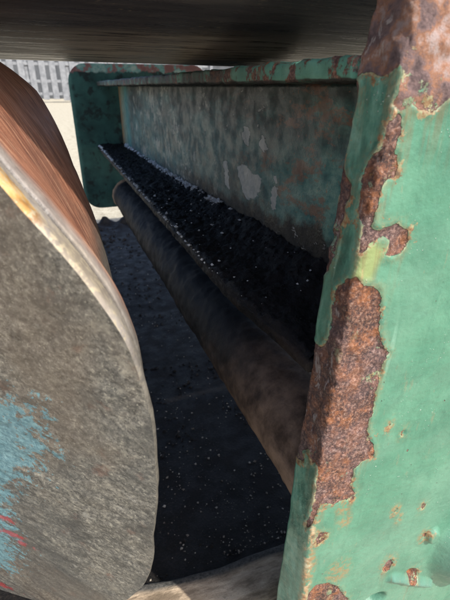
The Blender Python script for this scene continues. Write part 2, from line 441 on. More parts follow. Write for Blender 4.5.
def mat_cone():
    b = NB('worn_brown_steel')
    r = b.attr('ax')   # metres from the front face along the axle
    ph = b.attr('ang')
    cv = b.n('ShaderNodeCombineXYZ')
    b.put(cv.inputs[0], b.math('MULTIPLY', r, 1.0)); b.put(cv.inputs[1], b.math('MULTIPLY', ph, 0.02))
    st = b.noise(260, 6, 0.7, vec=cv.outputs[0])
    n = b.noise(18, 5, 0.6)
    c = b.ramp(st, [(0.36, (0.11, 0.042, 0.026)), (0.47, (0.26, 0.105, 0.062)), (0.56, (0.40, 0.19, 0.115)), (0.68, (0.56, 0.36, 0.24))])
    c = b.mix(b.ss(n, 0.45, 0.68, 0, 0.5), c, (0.07, 0.036, 0.028))
    c = b.mix(b.ss(b.noise(240, 5, 0.7), 0.56, 0.66, 0, 0.5), c, (0.12, 0.06, 0.04))
    # shiny grey running band next to the front face
    rj = b.math('ADD', r, b.math('MULTIPLY', b.math('SUBTRACT', n, 0.5), 0.010))
    gb = b.ss(rj, 0.036, 0.056, 1, 0)
    grey = b.ramp(b.noise(60, 5, 0.65), [(0.35, (0.19, 0.18, 0.17)), (0.65, (0.34, 0.32, 0.29))])
    c = b.mix(b.math('MULTIPLY', gb, 0.9), c, grey)
    yl = b.math('MULTIPLY', b.ss(rj, 0.012, 0.016, 1, 0), b.ss(b.math('ADD', ph, b.math('MULTIPLY', n, 0.06)), 0.395, 0.42))
    c = b.mix(yl, c, b.ramp(b.noise(90, 4), [(0.35, (0.26, 0.13, 0.04)), (0.5, (0.44, 0.26, 0.085)), (0.66, (0.58, 0.40, 0.18))]))
    tan = b.math('MULTIPLY', b.ss(rj, 0.030, 0.040, 1, 0), b.math('MULTIPLY', b.ss(ph, 0.38, 0.33, 0, 1), b.ss(ph, 0.20, 0.32, 0.08, 1)))
    c = b.mix(b.math('MULTIPLY', tan, 0.5), c, (0.30, 0.25, 0.17))
    gd = b.math('ABSOLUTE', b.math('SUBTRACT', r, 0.031))
    c = b.mix(b.ss(gd, 0.0015, 0.0040, 0.92, 0), c, (0.03, 0.026, 0.022))
    c = b.mix(b.math('MULTIPLY', b.ss(rj, 0.020, 0.034, 1, 0), b.math('MULTIPLY', b.ss(b.noise(240, 4, 0.7), 0.50, 0.60, 0, 0.8), b.ss(ph, 0.02, 0.22, 0.2, 1))), c, (0.42, 0.36, 0.25))
    c = b.mix(b.ss(ph, 0.30, 0.08, 0, 0.92), c, b.ramp(b.noise(200, 5, 0.7), [(0.38, (0.045, 0.042, 0.037)), (0.62, (0.14, 0.13, 0.108))]))
    h = b.math('ADD', b.math('MULTIPLY', st, 0.7), b.math('MULTIPLY', b.noise(220, 4), 0.9))
    return b.out(c, b.ss(n, 0.3, 0.7, 0.38, 0.60), b.bump(h, 0.0011, 0.8), 0.1, 0.5)

def mat_face():
    b = NB('gritty_grey_drum_face')
    n1 = b.noise(20, 6, 0.65)
    n2 = b.noise(230, 6, 0.75)
    n3 = b.noise(620, 3, 0.7)
    c = b.ramp(n2, [(0.37, (0.055, 0.052, 0.046)), (0.46, (0.125, 0.118, 0.103)), (0.55, (0.205, 0.192, 0.163)), (0.66, (0.43, 0.40, 0.32))])
    c = b.mix(b.ss(n1, 0.48, 0.64, 0, 0.35), c, (0.20, 0.18, 0.145))
    c = b.mix(b.ss(n1, 0.50, 0.34, 0, 0.45), c, (0.075, 0.076, 0.072))
    c = b.mix(b.ss(n3, 0.60, 0.67, 0, 0.75), c, (0.52, 0.49, 0.38))
    rs = b.math('MULTIPLY', b.ss(b.noise(38, 5, 0.6, off=(3, 3, 1)), 0.60, 0.70), 0.5)
    c = b.mix(rs, c, (0.20, 0.10, 0.07))
    lumpy = b.noise(42, 6, 0.78, off=(6, 1, 5))
    c = b.mix(b.ss(lumpy, 0.47, 0.38, 0, 0.6), c, (0.060, 0.058, 0.052))
    c = b.mix(b.ss(lumpy, 0.55, 0.63, 0, 0.6), c, (0.30, 0.28, 0.225))
    # greasy smears and directional scrapes
    gs = b.noise(9, 5, 0.65, off=(4, 9, 2), dist=0.8)
    c = b.mix(b.ss(gs, 0.52, 0.64, 0, 0.6), c, (0.055, 0.052, 0.047))
    c = b.mix(b.ss(b.noise(95, 5, 0.75, off=(2, 4, 4)), 0.58, 0.66, 0, 0.6), c, (0.34, 0.325, 0.28))
    c = b.mix(b.ss(b.noise(5, 4, 0.6, off=(8, 8, 8)), 0.45, 0.60, 0, 0.45), c, (0.155, 0.115, 0.080))
    c = b.mix(b.ss(b.noise(3.5, 5, 0.65, off=(2, 5, 8)), 0.50, 0.62, 0, 0.4), c, (0.075, 0.078, 0.076))
    jag = b.math('SUBTRACT', b.noise(75, 6, 0.75, off=(8, 1, 1)), 0.5)
    bl = b.math('ADD', b.attr('blue'), b.math('MULTIPLY', jag, 0.22))
    bl = b.math('ADD', bl, b.math('MULTIPLY', b.math('SUBTRACT', b.noise(190, 5, 0.7, off=(5, 1, 1)), 0.5), 0.10))
    bm_ = b.ss(bl, -0.003, 0.005)
    blc = b.ramp(n2, [(0.38, (0.085, 0.20, 0.24)), (0.62, (0.20, 0.39, 0.43))])
    c = b.mix(b.math('MULTIPLY', bm_, 0.8), c, blc)
    rd = b.math('ADD', b.attr('red'), b.math('MULTIPLY', jag, 0.060))
    c = b.mix(b.math('MULTIPLY', b.ss(rd, -0.002, 0.004), 0.72), c, (0.42, 0.035, 0.04))
    h = b.math('ADD', b.math('MULTIPLY', n2, 1.0), b.math('MULTIPLY', n3, 0.5))
    return b.out(c, 0.72, b.bump(h, 0.0016, 0.55), 0, 0.35)

def mat_ground():
    b = NB('pale_gravel')
    n = b.noise(3, 6, 0.7)
    n2 = b.math('ADD', b.math('MULTIPLY', b.noise(55, 5, 0.75), 0.6), b.math('MULTIPLY', b.noise(11, 6, 0.75, off=(3, 1, 1)), 0.4))
    c = b.ramp(n2, [(0.38, (0.15, 0.13, 0.095)), (0.48, (0.36, 0.33, 0.255)), (0.58, (0.52, 0.485, 0.39))])
    c = b.mix(b.ss(n, 0.42, 0.62, 0, 0.5), c, (0.40, 0.37, 0.29))
    return b.out(c, 0.9, b.bump(n2, 0.01, 0.7), 0, 0.2)

def mat_floor():
    b = NB('oily_black_floor')
    n = b.noise(22, 6, 0.65)
    n2 = b.noise(260, 5, 0.7)
    c = b.ramp(n2, [(0.36, (0.0032, 0.0027, 0.0024)), (0.56, (0.0085, 0.0068, 0.0058)), (0.70, (0.028, 0.021, 0.016))])
    c = b.mix(b.ss(n, 0.52, 0.68, 0, 0.5), c, (0.014, 0.0105, 0.0082))
    return b.out(c, b.ss(n, 0.35, 0.65, 0.40, 0.70), b.bump(b.math('ADD', n2, n), 0.003, 0.8), 0, 0.22)

def mat_bar():
    b = NB('dust_caked_crossbar')
    st = b.noise(26, 6, 0.7, stretch=(0.45, 1.6, 1.6))
    n2 = b.noise(200, 5, 0.7)
    c = b.ramp(st, [(0.36, (0.17, 0.13, 0.09)), (0.50, (0.40, 0.315, 0.225)), (0.62, (0.60, 0.49, 0.36))])
    c = b.mix(b.ss(n2, 0.58, 0.70, 0, 0.5), c, (0.16, 0.125, 0.09))
    lip = b.attr('lip')
    c = b.mix(lip, c, b.ramp(n2, [(0.35, (0.035, 0.035, 0.034)), (0.65, (0.11, 0.105, 0.095))]))
    return b.out(c, 0.85, b.bump(b.math('ADD', st, b.math('MULTIPLY', n2, 0.4)), 0.006, 0.9), 0, 0.2)

def mat_plain(name, c0, c1, scale=20, rough=0.7, bump=0.001):
    b = NB(name)
    n = b.noise(scale, 5, 0.65)
    return b.out(b.ramp(n, [(0.35, c0), (0.65, c1)]), rough, b.bump(n, bump, 0.6), 0, 0.4)

M_NEAR = mat_near_plate(); M_WEB = mat_web(); M_FL = mat_flange_top(); M_END = mat_end_plate()
M_CRUD = mat_crud('black_crud'); M_LOWER = mat_crud('tarry_flange', brown=0.12)
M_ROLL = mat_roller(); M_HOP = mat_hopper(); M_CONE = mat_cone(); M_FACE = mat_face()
M_GROUND = mat_ground(); M_FLOOR = mat_floor(); M_BAR = mat_bar()

# ------------------------------------------------------------------ setting
bm = bmesh.new()
bmesh.ops.create_grid(bm, x_segments=40, y_segments=40, size=400)
g = bm_obj('ground', bm, M_GROUND)
g['kind'] = 'structure'

# oily floor sheet under the machine, ragged and lumpy
def floor_sheet():
    nu, nv = 200, 330
    us = np.linspace(-1.1, 1.6, nu); vs = np.linspace(0.40, 2.75, nv)
    U, V = np.meshgrid(us, vs)
    P = np.stack([U, V, np.zeros_like(U)], -1)
    h = 0.010 + 0.008 * (fbm(P, 9, 3, 3) - 0.5) + 0.003 * (fbm(P, 45, 3, 8) - 0.5)
    far = sstep(2.35, 2.68, V + 0.25 * (fbm(P, 7, 3, 5) - 0.5))
    h = h + 0.05 * far * np.clip(fbm(P, 14, 4, 9) - 0.30, 0, 1) * 2.0
    edge = np.minimum.reduce([sstep(0, 0.05, U + 1.1), sstep(0, 0.05, 1.6 - U), sstep(0, 0.02, V - 0.40), sstep(0.0, 0.05, 2.75 - V - 0.12 * fbm(P, 10, 4, 21))])
    h = h * edge - 0.012 * (1 - edge)
    P[..., 2] = h
    o = from_np('oily_floor', P.reshape(-1, 3), grid_quads(nu, nv), M_FLOOR)
    o['kind'] = 'structure'
floor_sheet()

# ------------------------------------------------------------------ pebbles / grit
def pebbles(name, pts, sizes, mat, seed, label, cat=None):
    rng = np.random.default_rng(seed)
    base = np.array([(1, 0, 0), (-1, 0, 0), (0, 1, 0), (0, -1, 0), (0, 0, 1), (0, 0, -1)], float)
    F = np.array([(0, 2, 4), (2, 1, 4), (1, 3, 4), (3, 0, 4), (2, 0, 5), (1, 2, 5), (3, 1, 5), (0, 3, 5)])
    n = len(pts)
    V = base[None] * rng.uniform(0.55, 1.25, (n, 6, 1)) + rng.normal(0, 0.12, (n, 6, 3))
    ang = rng.uniform(0, 6.28, n)
    ca, sa = np.cos(ang)[:, None], np.sin(ang)[:, None]
    X = V[..., 0] * ca - V[..., 1] * sa; Y = V[..., 0] * sa + V[..., 1] * ca
    V = np.stack([X, Y, V[..., 2] * 0.7], -1) * np.asarray(sizes)[:, None, None] + np.asarray(pts)[:, None, :]
    Q = (F[None] + (np.arange(n) * 6)[:, None, None]).reshape(-1, 3)
    o = from_np(name, V.reshape(-1, 3), Q, mat, smooth=False)
    o['kind'] = 'stuff'
    setp(o, label, cat)
    return o

M_GRIT = mat_plain('pale_stone_grit', (0.10, 0.075, 0.055), (0.42, 0.38, 0.32), 60, 0.8)
rng = np.random.default_rng(4)
n = 4500
px = rng.uniform(-0.15, 0.42, n); py = 0.45 + 1.9 * rng.random(n) ** 1.8
clump = fbm(np.stack([px, py, px * 0], -1), 7, 3, 2)
near = (py < 0.75) & (px < 0.25)
keep = (clump > 0.50) | near & (rng.random(n) < 0.8)
px, py = px[keep], py[keep]
sz = 0.0005 + 0.0030 * rng.random(len(px)) ** 5.0
pebbles('grit', np.stack([px, py, 0.011 + sz * 0.2], -1), sz, M_GRIT, 1, 'pale stone chips scattered over the black oily floor', 'grit')

rng = np.random.default_rng(14)
n = 7000
px = rng.uniform(-0.15, 0.42, n); py = 0.43 + 2.1 * rng.random(n) ** 1.7
keep = fbm(np.stack([px, py, px * 0], -1), 9, 3, 12) > 0.44
px, py = px[keep], py[keep]
sz = (0.0010 + 0.0065 * rng.random(len(px)) ** 5.0) * (0.6 + 0.5 * py)
pebbles('dirt_clods', np.stack([px, py, 0.010 + sz * 0.15], -1), sz, mat_plain('dark_dirt_clods', (0.005, 0.0042, 0.0038), (0.022, 0.017, 0.0135), 80, 0.85), 11, 'dark brown dirt clods lying over the black oily floor', 'dirt clods')

# ------------------------------------------------------------------ crossbar in front of the black floor
def crossbar():
    t = thing('crossbar', (0.35, 0.385, 0.0), 'low dust caked tan crossbar along the bottom between drum and green plate', 'bar')
    nu = 260; xs = np.linspace(-0.10, 0.95, nu)
    prof = [(0.352, 0.006), (0.350, 0.020), (0.350, 0.036), (0.354, 0.044), (0.362, 0.048), (0.370, 0.049), (0.378, 0.050), (0.386, 0.050), (0.392, 0.050),
            (0.398, 0.050), (0.402, 0.0502), (0.406, 0.0505), (0.410, 0.0505), (0.414, 0.049), (0.418, 0.045), (0.420, 0.038), (0.421, 0.020), (0.421, 0.006)]
    prof = np.array(prof); nv = len(prof)
    PX = np.repeat(xs[None], nv, 0)
    PY = np.repeat(prof[:, 0][:, None], nu, 1) + 0.55 * np.clip(0.16 - xs, 0, 1)[None] ** 2 * 1.6
    PZ = np.repeat(prof[:, 1][:, None], nu, 1)
    P = np.stack([PX, PY, PZ], -1)
    Ps = P * np.array([0.5, 1.3, 1.3])
    d = (fbm(Ps, 60, 4, 5) - 0.5) * 0.006
    P[..., 2] += d
    P[..., 1] += (fbm(Ps, 40, 3, 15) - 0.5) * 0.005
    lip = np.repeat(sstep(0.400, 0.404, prof[:, 0])[:, None], nu, 1)
    lip = np.clip(lip, 0, 1)
    from_np('bar_body', P.reshape(-1, 3), grid_quads(nu, nv)[:, ::-1], M_BAR, t, attrs={'lip': lip})
    return t
crossbar()

# ------------------------------------------------------------------ green steel frame: beam + end plates
frame = thing('steel_frame', (0.3, 0.25, 0.0), 'peeling green steel beam running from the rusty near plate to a rounded far plate', 'steel beam')

def box_part(name, lo, hi, mat, bevel, parent=frame, rough=0.0, cuts=0):
    bm = bmesh.new()
    add_box(bm, lo, hi, bevel)
    return bm_obj(name, bm, mat, parent, True)

def strip_solid(name, prof, ys, mat, disp, parent, attrs_fn=None, end_taper=None):
    """closed XZ profile swept along Y with displacement"""
    prof = np.array(prof); nu = len(prof); nv = len(ys)
    P = np.zeros((nv, nu, 3)); P[..., 0] = prof[:, 0][None]; P[..., 2] = prof[:, 1][None]; P[..., 1] = np.asarray(ys)[:, None]
    c = prof.mean(0)
    nrm = np.roll(prof, -1, 0) - np.roll(prof, 1, 0)
    nrm = np.stack([nrm[:, 1], -nrm[:, 0]], 1); nrm /= np.linalg.norm(nrm, axis=1)[:, None] + 1e-9
    D = disp(P)
    P[..., 0] += D * nrm[:, 0][None]; P[..., 2] += D * nrm[:, 1][None]
    V = P.reshape(-1, 3); Q = grid_quads(nu, nv, True)
    # end caps as fans of quads (centre points)
    V = np.vstack([V, [[c[0], ys[0], c[1]], [c[0], ys[-1], c[1]]]])
    c0, c1 = nu * nv, nu * nv + 1
    T = []
    for i in range(nu):
        j = (i + 1) % nu
        T.append((i, c0, j)); T.append(((nv - 1) * nu + i, (nv - 1) * nu + j, c1))
    tri = np.array(T)
    tris = np.vstack([Q[:, [0, 1, 2]], Q[:, [0, 2, 3]], tri])
    at = attrs_fn(P) if attrs_fn else None
    if at:
        at = {k: np.concatenate([v.ravel(), v.reshape(nv, nu)[0, :1], v.reshape(nv, nu)[-1, :1]]) for k, v in at.items()}
    return from_np(name, V, tris[:, ::-1], mat, parent, True, at)

def dense(poly, step):
    out = []
    n = len(poly)
    for i in range(n):
        a = np.array(poly[i]); b_ = np.array(poly[(i + 1) % n])
        k = max(1, int(round(np.linalg.norm(b_ - a) / step)))
        for q in range(k): out.append(a + (b_ - a) * q / k)
    return out

# web: slab between the flanges, left face at x = 0.258
ys = np.concatenate([np.arange(0.262, 0.9, 0.0035), np.arange(0.9, 1.846, 0.007)])
SC = [[(0.6247, 0.689), (0.61, 0.700), (0.5985, 0.699), (0.592, 0.690), (0.5985, 0.677), (0.604, 0.676)],
      [(0.560, 0.682), (0.550, 0.690), (0.540, 0.688), (0.533, 0.677), (0.545, 0.671)],
      [(0.640, 0.640), (0.607, 0.649), (0.580, 0.641), (0.549, 0.637), (0.556, 0.613), (0.597, 0.597), (0.620, 0.612)],
      [(0.516, 0.637), (0.498, 0.634), (0.503, 0.608), (0.5135, 0.603), (0.5185, 0.620)],
      [(0.512, 0.647), (0.505, 0.648), (0.504, 0.641), (0.511, 0.640)],
      [(0.700, 0.640), (0.680, 0.640), (0.672, 0.600), (0.690, 0.604)]]
def web_attr(P):
    s = np.full(P.shape[:2], -0.05)
    for q in SC: s = np.maximum(s, sdf(P[..., 1], P[..., 2], q))
    s = np.where(P[..., 0] < 0.262, s, -0.05)
    return {'scab': s}
def web_disp(P): return (fbm(P, 40, 3, 2) - 0.5) * 0.0016
strip_solid('web', dense([(0.258, 0.546), (0.258, 0.753), (0.270, 0.753), (0.270, 0.546)], 0.004), ys, M_WEB, web_disp, frame, web_attr)
# upper flange
def fl_disp(P):
    e = np.exp(-((P[..., 1] - 1.842) / 0.02) ** 2)
    return (fbm(P, 60, 4, 6) - 0.5) * 0.0055 + (fbm(P, 220, 2, 9) - 0.5) * 0.0012
ys2 = np.concatenate([np.arange(0.258, 0.7, 0.003), np.arange(0.7, 1.845, 0.008)])
strip_solid('upper_flange', dense([(0.181, 0.7555), (0.183, 0.7535), (0.345, 0.7535), (0.347, 0.7555), (0.347, 0.766), (0.345, 0.768), (0.183, 0.768), (0.181, 0.766)], 0.004),
            ys2, M_FL, fl_disp, frame)
# lower flange
def lf_disp(P):
    P[..., 0] = np.where(P[..., 0] < 0.2, P[..., 0] + 0.012 * sstep(0.42, 0.26, P[..., 1]), P[..., 0])
    return (fbm(P, 50, 4, 26) - 0.5) * 0.006
strip_solid('lower_flange', dense([(0.157, 0.535), (0.159, 0.533), (0.345, 0.533), (0.347, 0.535), (0.347, 0.543), (0.345, 0.545), (0.159, 0.545), (0.157, 0.543)], 0.005),
            np.concatenate([np.arange(0.258, 0.9, 0.004), np.arange(0.9, 1.845, 0.008)]), M_LOWER, lf_disp, frame)

# caked black dirt lying on the lower flange, heaped against the web
def crust():
    us = np.linspace(0, 1, 46); ys = np.concatenate([np.arange(0.2585, 0.95, 0.0028), np.arange(0.95, 1.84, 0.006)])
    U, Y = np.meshgrid(us, ys)
    X0 = 0.1575 + 0.012 * sstep(0.42, 0.26, Y)
    X = X0 + U * (0.2575 - X0)
    P = np.stack([X, Y, np.full_like(X, 0.545)], -1)
    heap = 0.004 + 0.016 * U ** 3 * sstep(1.9, 0.5, Y) + 0.010 * sstep(0.45, 1.0, U) * sstep(0.95, 0.45, Y) * (0.6 + 0.8 * fbm(P * np.array([1, 1, 0]), 22, 4, 3))
    rough = 0.010 * (fbm(P, 60, 4, 31) - 0.42) + 0.004 * (fbm(P, 210, 3, 33) - 0.5)
    e = sstep(0, 0.08, U)
    P[..., 2] = 0.545 + (heap + rough * 1.2) * (0.25 + 0.75 * e)
    P[..., 0] += 0.004 * (fbm(P, 70, 3, 41) - 0.5) * (1 - e)
    P[..., 2] = np.where(U == 0, 0.534, P[..., 2])
    o = from_np('dirt_crust', P.reshape(-1, 3), grid_quads(len(us), len(ys)), M_CRUD)
    o['kind'] = 'stuff'
    setp(o, 'caked black oily dirt lying along the lower flange of the green beam', 'dirt')
    return P
CR = crust()
rng = np.random.default_rng(9)
nv, nu, _ = CR.shape
pts, szs = [], []
for i in range(2600):
    a = rng.integers(0, nv); c = min(nu - 1, int(abs(rng.normal(0.5, 0.3)) * nu))
    p = CR[a, c]; s = (0.0007 + 0.002 * rng.random() ** 3) * (0.6 + 0.7 * p[1])
    pts.append((p[0], p[1], p[2] + s * 0.2)); szs.append(s)
pebbles('black_dirt_crumbs', np.array(pts), szs, M_CRUD, 7, 'black dirt crumbs strewn over the caked lower flange', 'dirt crumbs')
pts, szs = [], []
_h = lambda y: float(fbm(np.array([[0.3, y, 0.1]]), 16, 3, 99)[0])
for i in range(1700):                       # pale mineral crumbs in the corner against the web and on the lip
    y = 0.45 + 1.35 * rng.random()
    if rng.random() < 0.80:
        y = 0.70 + 1.05 * rng.random() ** 1.2
        if _h(y) < 0.45 and rng.random() < 0.85: continue
        a = np.argmin(abs(CR[:, 0, 1] - y)); c = nu - 1 - int(abs(rng.normal(0, 2.2)))
    elif rng.random() < 0.5:
        a = np.argmin(abs(CR[:, 0, 1] - y)); c = 1 + int(abs(rng.normal(0, 0.8)))
    else:
        a = np.argmin(abs(CR[:, 0, 1] - (0.35 + 0.6 * rng.random()))); c = rng.integers(2, nu - 1)
        if rng.random() < 0.6: continue
    p = CR[a, max(0, c)]; s = (0.0010 + 0.0034 * rng.random() ** 2) * (0.35 + 0.85 * p[1])
    pts.append((p[0] - 0.002, p[1], p[2] + s * 0.5)); szs.append(s)
M_SALT = mat_plain('pale_mineral_crumbs', (0.35, 0.39, 0.44), (0.74, 0.78, 0.82), 120, 0.5)
pebbles('pale_crumbs', np.array(pts), szs, M_SALT, 8, 'pale mineral crumbs along the corner of the lower flange', 'crumbs')

# far end plate (rounded corners)
def rounded_plate(name, x0, x1, z0, z1, y0, y1, rad, mat, parent):
    bm = bmesh.new()
    pts = []
    for cx, cz, a0 in ((x1 - rad, z1 - rad, 0), (x0 + rad, z1 - rad, 90), (x0 + rad, z0 + rad, 180), (x1 - rad, z0 + rad, 270)):
        for k in range(9):
            a = R(a0 + 90 * k / 8)
            pts.append((cx + rad * math.cos(a), cz + rad * math.sin(a)))
    f = bm.faces.new([bm.verts.new((p[0], y0, p[1])) for p in pts])
    r = bmesh.ops.extrude_face_region(bm, geom=[f])
    bmesh.ops.translate(bm, verts=[v for v in r['geom'] if isinstance(v, bmesh.types.BMVert)], vec=(0, y1 - y0, 0))
    es = [e for e in bm.edges if abs(e.verts[0].co.y - e.verts[1].co.y) < 1e-6]
    bmesh.ops.bevel(bm, geom=es, offset=0.004, segments=2, affect='EDGES')
    return bm_obj(name, bm, mat, parent, False)
ep = rounded_plate('end_plate', 0.083, 0.62, 0.296, 0.828, 1.86, 1.885, 0.065, M_END, frame)
ep['label'] = 'dark green far end plate with rounded corners'

# near end plate: thick, its corner rusted through the paint
NEAR = {
    'top': [(-0.0495, 0.7455), (-0.0364, 0.7556), (-0.0232, 0.7586), (-0.0138, 0.7557), (-0.0063, 0.7581), (-0.0025, 0.762), (0.0009, 0.7585), (0.0009, 0.748), (-0.0006, 0.7413), (0.0065, 0.7375), (0.0132, 0.7412), (0.0207, 0.7384), (0.0304, 0.7366), (0.0348, 0.7409), (0.0389, 0.7441), (0.0952, 0.7483), (0.1792, 0.7664), (0.1274, 0.836), (-0.0788, 0.8295)],
    'left_top': [(-0.0364, 0.7556), (-0.0295, 0.7511), (-0.0295, 0.7399), (-0.0326, 0.7328), (-0.0463, 0.7327), (-0.052, 0.7555)],
    'strip': [(0.0039, 0.7365), (-0.0019, 0.729), (-0.0025, 0.719), (-0.0094, 0.7089), (-0.0132, 0.6987), (-0.0113, 0.6871), (-0.0094, 0.6772), (-0.0031, 0.669), (-0.0025, 0.6571), (-0.0019, 0.6518), (0.0026, 0.6521), (0.0066, 0.6578), (0.01, 0.6601), (0.0151, 0.6616), (0.0201, 0.6583), (0.0217, 0.6525), (0.0206, 0.6478), (0.0277, 0.6461), (0.0329, 0.6483), (0.0368, 0.655), (0.0341, 0.6636), (0.0241, 0.6694), (0.0148, 0.6683), (0.0115, 0.666), (0.0053, 0.6686), (0.0046, 0.6771), (0.005, 0.6841), (0.0044, 0.694), (0.0074, 0.6992), (0.0124, 0.7001), (0.014, 0.7048), (0.0124, 0.7125), (0.0084, 0.7155), (0.0085, 0.7245), (0.0079, 0.7354)],
    'big': [(-0.0063, 0.6324), (0.0011, 0.6354), (0.0084, 0.6285), (0.0159, 0.6281), (0.0235, 0.6216), (0.0278, 0.6084), (0.0324, 0.587), (0.0392, 0.5708), (0.0462, 0.5656), (0.0421, 0.5593), (0.043, 0.5441), (0.0423, 0.5307), (0.043, 0.5143), (0.0421, 0.4999), (0.0426, 0.4879), (0.049, 0.4768), (0.0564, 0.4616), (0.0557, 0.4547), (0.0439, 0.4554), (0.0381, 0.4468), (0.0383, 0.4332), (0.036, 0.4278), (0.0437, 0.4143), (0.0429, 0.4054), (0.0334, 0.4108), (0.0216, 0.4106), (0.0116, 0.415), (0.0061, 0.4174), (0.0039, 0.4013), (-0.0006, 0.3886), (-0.0069, 0.3796), (-0.0038, 0.3998), (0.0003, 0.4237), (-0.0013, 0.4469), (-0.0006, 0.4569), (-0.0031, 0.4638), (-0.0107, 0.4589), (-0.0157, 0.4705), (-0.0245, 0.4589), (-0.0194, 0.4518), (-0.0276, 0.4453), (-0.0445, 0.4477), (-0.057, 0.4663), (-0.059, 0.5722), (-0.0351, 0.5695), (-0.0295, 0.567), (-0.0232, 0.5678), (-0.0188, 0.5731), (-0.0151, 0.583), (-0.0151, 0.5948), (-0.0169, 0.6054), (-0.0169, 0.6204)],
    'side': [(-0.0364, 0.7136), (-0.0276, 0.6976), (-0.0213, 0.6923), (-0.0201, 0.6854), (-0.0232, 0.6781), (-0.0219, 0.6722), (-0.0232, 0.6579), (-0.0245, 0.6422), (-0.0288, 0.6307), (-0.0422, 0.6165), (-0.0526, 0.6124), (-0.0487, 0.6693), (-0.0502, 0.7139)],
    'small': [(0.0065, 0.3667), (0.0109, 0.376), (0.019, 0.3721), (0.0167, 0.363), (0.0096, 0.3578)],
    'bottom': [(0.0069, 0.2821), (0.0144, 0.2914), (0.0305, 0.2852), (0.0459, 0.2669), (0.0514, 0.2506), (0.0592, 0.238), (0.0708, 0.1426), (0.0002, 0.1964)],
    'streak': [(0.0038, 0.3608), (0.0119, 0.3338), (0.0088, 0.3032), (0.0077, 0.2691), (-0.0025, 0.2518), (-0.0063, 0.2718), (-0.0025, 0.3209)],
    'yellow': [(-0.0019, 0.6518), (0.0067, 0.6605), (0.019, 0.6536), (0.0176, 0.6439), (0.0143, 0.6313), (-0.0031, 0.6322)],
}

BZ =  [0.226, 0.278, 0.3539, 0.3652, 0.4277, 0.461, 0.4874, 0.5186, 0.5694, 0.5785, 0.5876, 0.6187, 0.6672, 0.6928, 0.7142, 0.7326, 0.7556, 0.7714, 0.7835, 0.7962]
BX =  [0.1545, 0.1566, 0.1612, 0.1626, 0.1624, 0.164, 0.1659, 0.1681, 0.1685, 0.1689, 0.1689, 0.1727, 0.1747, 0.1763, 0.1789, 0.1801, 0.1795, 0.1815, 0.183, 0.1855]

